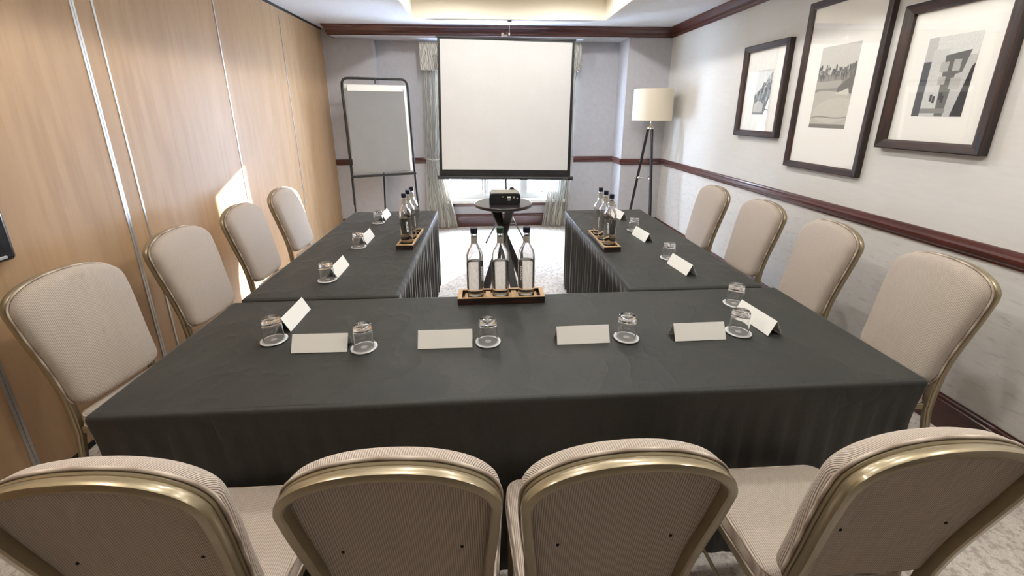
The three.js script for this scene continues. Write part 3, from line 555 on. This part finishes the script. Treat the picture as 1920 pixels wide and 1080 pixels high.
// ------------------------------------------------------------------ tripod floor lamp
{
  const t = thing('floor_lamp', 'tripod floor lamp with dark wooden legs and a cream drum shade', 'lamp', [2.055, 0, -5.24]);
  const g = lathe([[0.236, 1.508], [0.232, 1.868], [0.229, 1.868], [0.233, 1.508], [0.236, 1.508]], 56);
  obj('lamp_shade', [g], M.lampShade, t);
  obj('shade_ring', [new THREE.TorusGeometry(0.2305, 0.0035, 8, 56).rotateX(Math.PI / 2).translate(0, 1.868, 0), new THREE.TorusGeometry(0.2345, 0.0035, 8, 56).rotateX(Math.PI / 2).translate(0, 1.508, 0), rod([-0.23, 1.84, 0], [0.23, 1.84, 0], 0.003, 0.003, 6)], M.lampShade, t);
  obj('stem', [rod([0, 1.40, 0], [0, 1.62, 0], 0.009), lathe([[0.0005, 1.40], [0.03, 1.40], [0.036, 1.415], [0.03, 1.43], [0.014, 1.45], [0.009, 1.47]], 24)], M.chrome, t);
  obj('bulb', [new THREE.SphereGeometry(0.035, 20, 14).scale(1, 1.2, 1).translate(0, 1.66, 0)], M.white, t);
  [[-0.2, -0.08], [0.166, -0.13], [0.03, 0.205]].forEach(([fx, fz]) => {
    const d = Math.hypot(fx, fz), tx = fx / d * 0.03, tz = fz / d * 0.03;
    const lg = obj('leg', [bar([tx, 1.41, tz], [fx, 0.0, fz], 0.032, 0.026, [fz, 0, -fx])], M.darkWood, t);
    obj('chrome_joint', [new THREE.SphereGeometry(0.019, 16, 12).translate(tx, 1.412, tz)], M.chrome, lg);
    const k = 0.42; obj('clamp_knob', [rod([tx + (fx - tx) * k, 0.80, tz + (fz - tz) * k], [tx + (fx - tx) * k * 0.25, 0.80, tz + (fz - tz) * k * 0.25], 0.012), new THREE.SphereGeometry(0.022, 14, 10).translate(tx + (fx - tx) * k * 0.8, 0.80, tz + (fz - tz) * k * 0.8)], M.chrome, lg);
  });
}

// ------------------------------------------------------------------ round table with the projector
{
  const t = thing('round_table', 'small round dark wood table with crossed legs', 'table', [0.172, 0, -3.985]);
  obj('table_top', [lathe([[0.0005, 0.735], [0.262, 0.735], [0.272, 0.738], [0.278, 0.744], [0.278, 0.764], [0.275, 0.768], [0.27, 0.77], [0.0005, 0.77]], 64)], M.wenge, t);
  for (const [fx, fz, tx, tz] of [[-0.19, 0.33, 0.1, -0.1], [0.19, 0.21, -0.11, -0.05], [0.085, 0.33, -0.07, -0.13], [-0.06, -0.33, 0.05, 0.12]])
    obj('leg', [bar([fx, 0.008, fz], [tx, 0.734, tz], 0.07, 0.03, [-fx, 0.25, -fz])], M.darkWood, t);
}
{
  const t = thing('projector', 'small black data projector on the round table', 'projector', [0.182, 0.7703, -3.985], Math.PI);
  const s = new THREE.Shape(); s.moveTo(-0.14, 0.016); s.lineTo(0.14, 0.016); s.lineTo(0.14, 0.085); s.quadraticCurveTo(0.13, 0.104, 0.1, 0.104); s.lineTo(-0.1, 0.104); s.quadraticCurveTo(-0.14, 0.102, -0.14, 0.085); s.closePath();
  obj('casing', [new THREE.ExtrudeGeometry(s, { depth: 0.2, bevelEnabled: true, bevelSize: 0.006, bevelThickness: 0.006, bevelSegments: 3 }).translate(0, 0, -0.1)], M.black, t);
  obj('lid', [rbox(0.262, 0.014, 0.196, 0.006, 0, 0.107, 0)], std({ color: 0x8d8a80, roughness: 0.45 }), t);
  obj('zoom_ring', [rod([-0.08, 0.1, 0.07], [-0.08, 0.1, 0.12], 0.034, 0.032, 28)], M.black, t);
  obj('lens', [new THREE.SphereGeometry(0.026, 20, 12).scale(1, 1, 0.35).translate(-0.08, 0.1, 0.117)], M.blackGloss, t);
  for (let k = 0; k < 6; k++) obj('vent_slot', [rbox(0.05, 0.003, 0.004, 0.001, 0.07, 0.03 + k * 0.008, -0.107)], M.darkSeal, t);
  for (const [x, y, w, h] of [[-0.04, 0.072, 0.034, 0.016], [-0.085, 0.07, 0.02, 0.02], [0.02, 0.076, 0.018, 0.01], [-0.115, 0.06, 0.014, 0.012], [-0.04, 0.045, 0.03, 0.012]]) obj('socket', [rbox(w, h, 0.005, 0.002, x, y, -0.107)], x === -0.04 && y > 0.06 ? M.white : M.sleeve, t);
  for (const [x, z] of [[-0.11, -0.08], [0.11, -0.08], [0, 0.08]]) obj('foot', [rod([x, 0, z], [x, 0.018, z], 0.01, 0.012)], M.darkSeal, t);
}

// ------------------------------------------------------------------ framed prints
const grain = (c, w, h, k) => { for (let i = 0; i < w * h / 14; i++) { const g = Math.floor(rnd() * 255); c.fillStyle = `rgba(${g},${g},${g},${k})`; c.fillRect(rnd() * w, rnd() * h, 2, 2); } };
const prints = [
  canvasTex(192, 300, (c, w, h) => {
    c.fillStyle = '#d9d8d3'; c.fillRect(0, 0, w, h);
    for (let i = 0; i < 420; i++) { const q = i / 420, x = w * (0.02 + 0.98 * rnd()), lim = h * (0.62 - 0.55 * x / w), y = lim + (h - lim) * rnd(), g = 40 + rnd() * 110; c.fillStyle = `rgb(${g},${g},${g - 4})`; c.beginPath(); c.ellipse(x, y, 4 + rnd() * 7, 8 + rnd() * 16, 0.2, 0, 7); c.fill(); }
    c.fillStyle = '#b9b7ad'; c.beginPath(); c.ellipse(w * 0.34, h * 0.86, w * 0.32, h * 0.17, 0, 0, 7); c.fill(); c.fillStyle = '#6d6b66'; c.fillRect(0, h * 0.95, w, h * 0.05); grain(c, w, h, 0.12);
  }),
  canvasTex(256, 470, (c, w, h) => {
    c.fillStyle = '#c9c6be'; c.fillRect(0, 0, w, h * 0.4);
    c.fillStyle = '#8b877e'; c.beginPath(); c.moveTo(0, h * 0.36); c.lineTo(w * 0.2, h * 0.33); c.lineTo(w * 0.55, h * 0.36); c.lineTo(w, h * 0.26); c.lineTo(w, h * 0.6); c.lineTo(0, h * 0.6); c.fill();
    for (let i = 0; i < 90; i++) { const x = w * rnd(), y = h * (0.25 + 0.13 * rnd()), g = 45 + rnd() * 80; c.fillStyle = `rgb(${g},${g},${g - 4})`; c.beginPath(); c.ellipse(x, y, 3 + rnd() * 5, 6 + rnd() * 12, 0, 0, 7); c.fill(); c.fillRect(x, y, 2, 26); } for (let i = 0; i < 60; i++) { const g = 150 + rnd() * 50; c.strokeStyle = `rgba(${g},${g},${g - 6},0.5)`; c.lineWidth = 1 + rnd() * 3; c.beginPath(); const y = h * (0.6 + 0.35 * rnd()); c.moveTo(0, y); c.bezierCurveTo(w * 0.3, y - 30 * rnd(), w * 0.6, y + 20 * rnd(), w, y - 10); c.stroke(); }
    c.fillStyle = '#aaa69c'; c.fillRect(0, h * 0.42, w * 0.7, h * 0.09); c.fillStyle = '#625f58'; c.beginPath(); c.moveTo(w * 0.62, h * 0.5); c.lineTo(w, h * 0.34); c.lineTo(w, h * 0.58); c.lineTo(w * 0.62, h * 0.58); c.fill();
    c.fillStyle = '#b9b5aa'; c.beginPath(); c.moveTo(0, h * 0.56); c.bezierCurveTo(w * 0.3, h * 0.5, w * 0.6, h * 0.56, w, h * 0.6); c.lineTo(w, h); c.lineTo(0, h); c.fill();
    c.fillStyle = '#d2cec3'; c.beginPath(); c.moveTo(w * 0.55, h * 0.58); c.lineTo(w * 0.9, h * 0.52); c.lineTo(w * 0.95, h * 0.6); c.closePath(); c.fill(); c.fillStyle = '#c4c0b4'; c.beginPath(); c.ellipse(w * 0.6, h * 0.78, w * 0.55, h * 0.15, -0.12, 0, 7); c.fill();
    c.strokeStyle = '#8a867c'; c.lineWidth = 7; c.beginPath(); c.moveTo(0, h * 0.88); c.bezierCurveTo(w * 0.3, h * 0.82, w * 0.5, h * 0.9, w, h * 0.86); c.stroke(); c.fillStyle = '#77736a'; c.fillRect(0, h * 0.95, w, h * 0.05); grain(c, w, h, 0.1);
  }),
  canvasTex(256, 380, (c, w, h) => {
    c.fillStyle = '#c3c3c1'; c.fillRect(0, 0, w, h); c.fillStyle = '#dcdcd9'; c.fillRect(w * 0.2, 0, w * 0.8, h * 0.26);
    c.fillStyle = '#54565a'; c.fillRect(0, h * 0.3, w * 0.16, h * 0.7); c.fillStyle = '#cfcfcd'; c.fillRect(w * 0.16, h * 0.16, w * 0.3, h * 0.84);
    c.fillStyle = '#6a6a68'; c.beginPath(); c.moveTo(w * 0.42, h * 0.24); c.lineTo(w * 0.88, h * 0.2); c.lineTo(w * 0.8, h * 0.46); c.lineTo(w * 0.68, h * 0.48); c.lineTo(w * 0.64, h); c.lineTo(w * 0.48, h); c.closePath(); c.fill();
    c.fillStyle = '#b5b4b0'; for (const [x, y, a, b] of [[0.36, 0.32, 0.16, 0.12], [0.6, 0.3, 0.14, 0.14], [0.38, 0.5, 0.14, 0.1], [0.62, 0.52, 0.2, 0.14]]) c.fillRect(w * x, h * y, w * a, h * b);
    c.fillStyle = '#3f4145'; for (const [x, y] of [[0.3, 0.72], [0.36, 0.74], [0.48, 0.7], [0.53, 0.74]]) c.fillRect(w * x, h * y, w * 0.05, h * 0.09);
    c.fillStyle = '#2c2e32'; c.beginPath(); c.moveTo(w * 0.95, h * 0.4); c.lineTo(w, h * 0.36); c.lineTo(w, h); c.lineTo(w * 0.78, h); c.closePath(); c.fill(); c.fillStyle = '#8d8c88'; c.fillRect(w * 0.16, h * 0.9, w * 0.5, h * 0.06); grain(c, w, h, 0.12);
  }),
];
function picture(label, zFar, zNear, y0, y1, bw, depth, print, pr, lean = 0) {
  // local x runs along the wall towards the viewer's right (+z of the room), local z out of the wall
  const w = zNear - zFar, h = y1 - y0;
  const t = thing('framed_print', label, 'picture', [XR - 0.001, y0, (zFar + zNear) / 2], -Math.PI / 2, 'framed prints on the papered wall');
  const prof = [[0, 0], [0, depth], [bw * 0.12, depth + 0.003], [bw * 0.8, depth - 0.004], [bw, depth - 0.01], [bw, 0]]; // [inward, out]
  const bars = [[[-w / 2, 0], [w / 2, 0], [0, 1]], [[w / 2, 0], [w / 2, h], [-1, 0]], [[w / 2, h], [-w / 2, h], [0, -1]], [[-w / 2, h], [-w / 2, 0], [1, 0]]];
  for (const [a, b, n] of bars) {
    const d = [Math.sign(b[0] - a[0]), Math.sign(b[1] - a[1])], p = [], uv = [], idx = [], k = prof.length, L = Math.hypot(b[0] - a[0], b[1] - a[1]);
    for (let i = 0; i < k - 1; i++) {
      const base = p.length / 3;
      for (const [q, e] of [[prof[i], 0], [prof[i + 1], 0], [prof[i + 1], 1], [prof[i], 1]]) { const P = e ? b : a, s = e ? -1 : 1; p.push(P[0] + n[0] * q[0] + d[0] * s * q[0], P[1] + n[1] * q[0] + d[1] * s * q[0], q[1]); uv.push((e ? L : 0) / 0.8, (q[0] + q[1]) / 0.25); }
      idx.push(base, base + 2, base + 1, base, base + 3, base + 2);
    }
    const g = new THREE.BufferGeometry(); g.setAttribute('position', new THREE.Float32BufferAttribute(p, 3)); g.setAttribute('uv', new THREE.Float32BufferAttribute(uv, 2)); g.setIndex(idx);
    const q = g.toNonIndexed(); q.computeVertexNormals();
    obj('frame_bar', [q], M.rosewood, t);
  }
  const mz = Math.min(0.016, depth - 0.02);
  obj('mount_board', [box(-w / 2 + bw * 0.5, w / 2 - bw * 0.5, bw * 0.5, h - bw * 0.5, 0.002, mz)], M.mat, t);
  const [px0, px1, py0, py1] = pr, pg = new THREE.BoxGeometry(px1 - px0, py1 - py0, 0.0012); pg.translate(-w / 2 + (px0 + px1) / 2, (py0 + py1) / 2, mz + 0.0006);
  obj('print', [pg], std({ map: prints[print], roughness: 0.8 }), t);
  obj('glass', [box(-w / 2 + bw * 0.6, w / 2 - bw * 0.6, bw * 0.6, h - bw * 0.6, mz + 0.006, mz + 0.008)], M.pane, t);
}
picture('small dark-framed black and white print of tall trees, nearest the floor lamp', -3.93, -3.345, 1.40, 2.155, 0.05, 0.045, 0, [0.2, 0.405, 0.185, 0.545]);
picture('tall dark-framed black and white print of pale hills and trees, between two shorter prints', -3.205, -2.53, 1.203, 2.345, 0.045, 0.035, 1, [0.175, 0.49, 0.295, 0.83]);
picture('dark-framed black and white print of a tower building, farthest from the floor lamp', -2.437, -1.875, 1.403, 2.165, 0.05, 0.045, 2, [0.155, 0.41, 0.18, 0.575]);

// ------------------------------------------------------------------ black device at the partition
{
  const t = thing('wall_display', 'glossy black panel with rounded corners mounted on the wood partition', 'display', [XL + 0.005, 1.03, -1.405]);
  obj('casing', [rbox(0.05, 0.5, 0.75, 0.02, 0.025, 0.25, 0, 4)], M.blackGloss, t);
  obj('lower_trim', [rbox(0.008, 0.012, 0.66, 0.003, 0.052, 0.022, 0)], M.alu, t);
}

renderer.render(scene, camera);
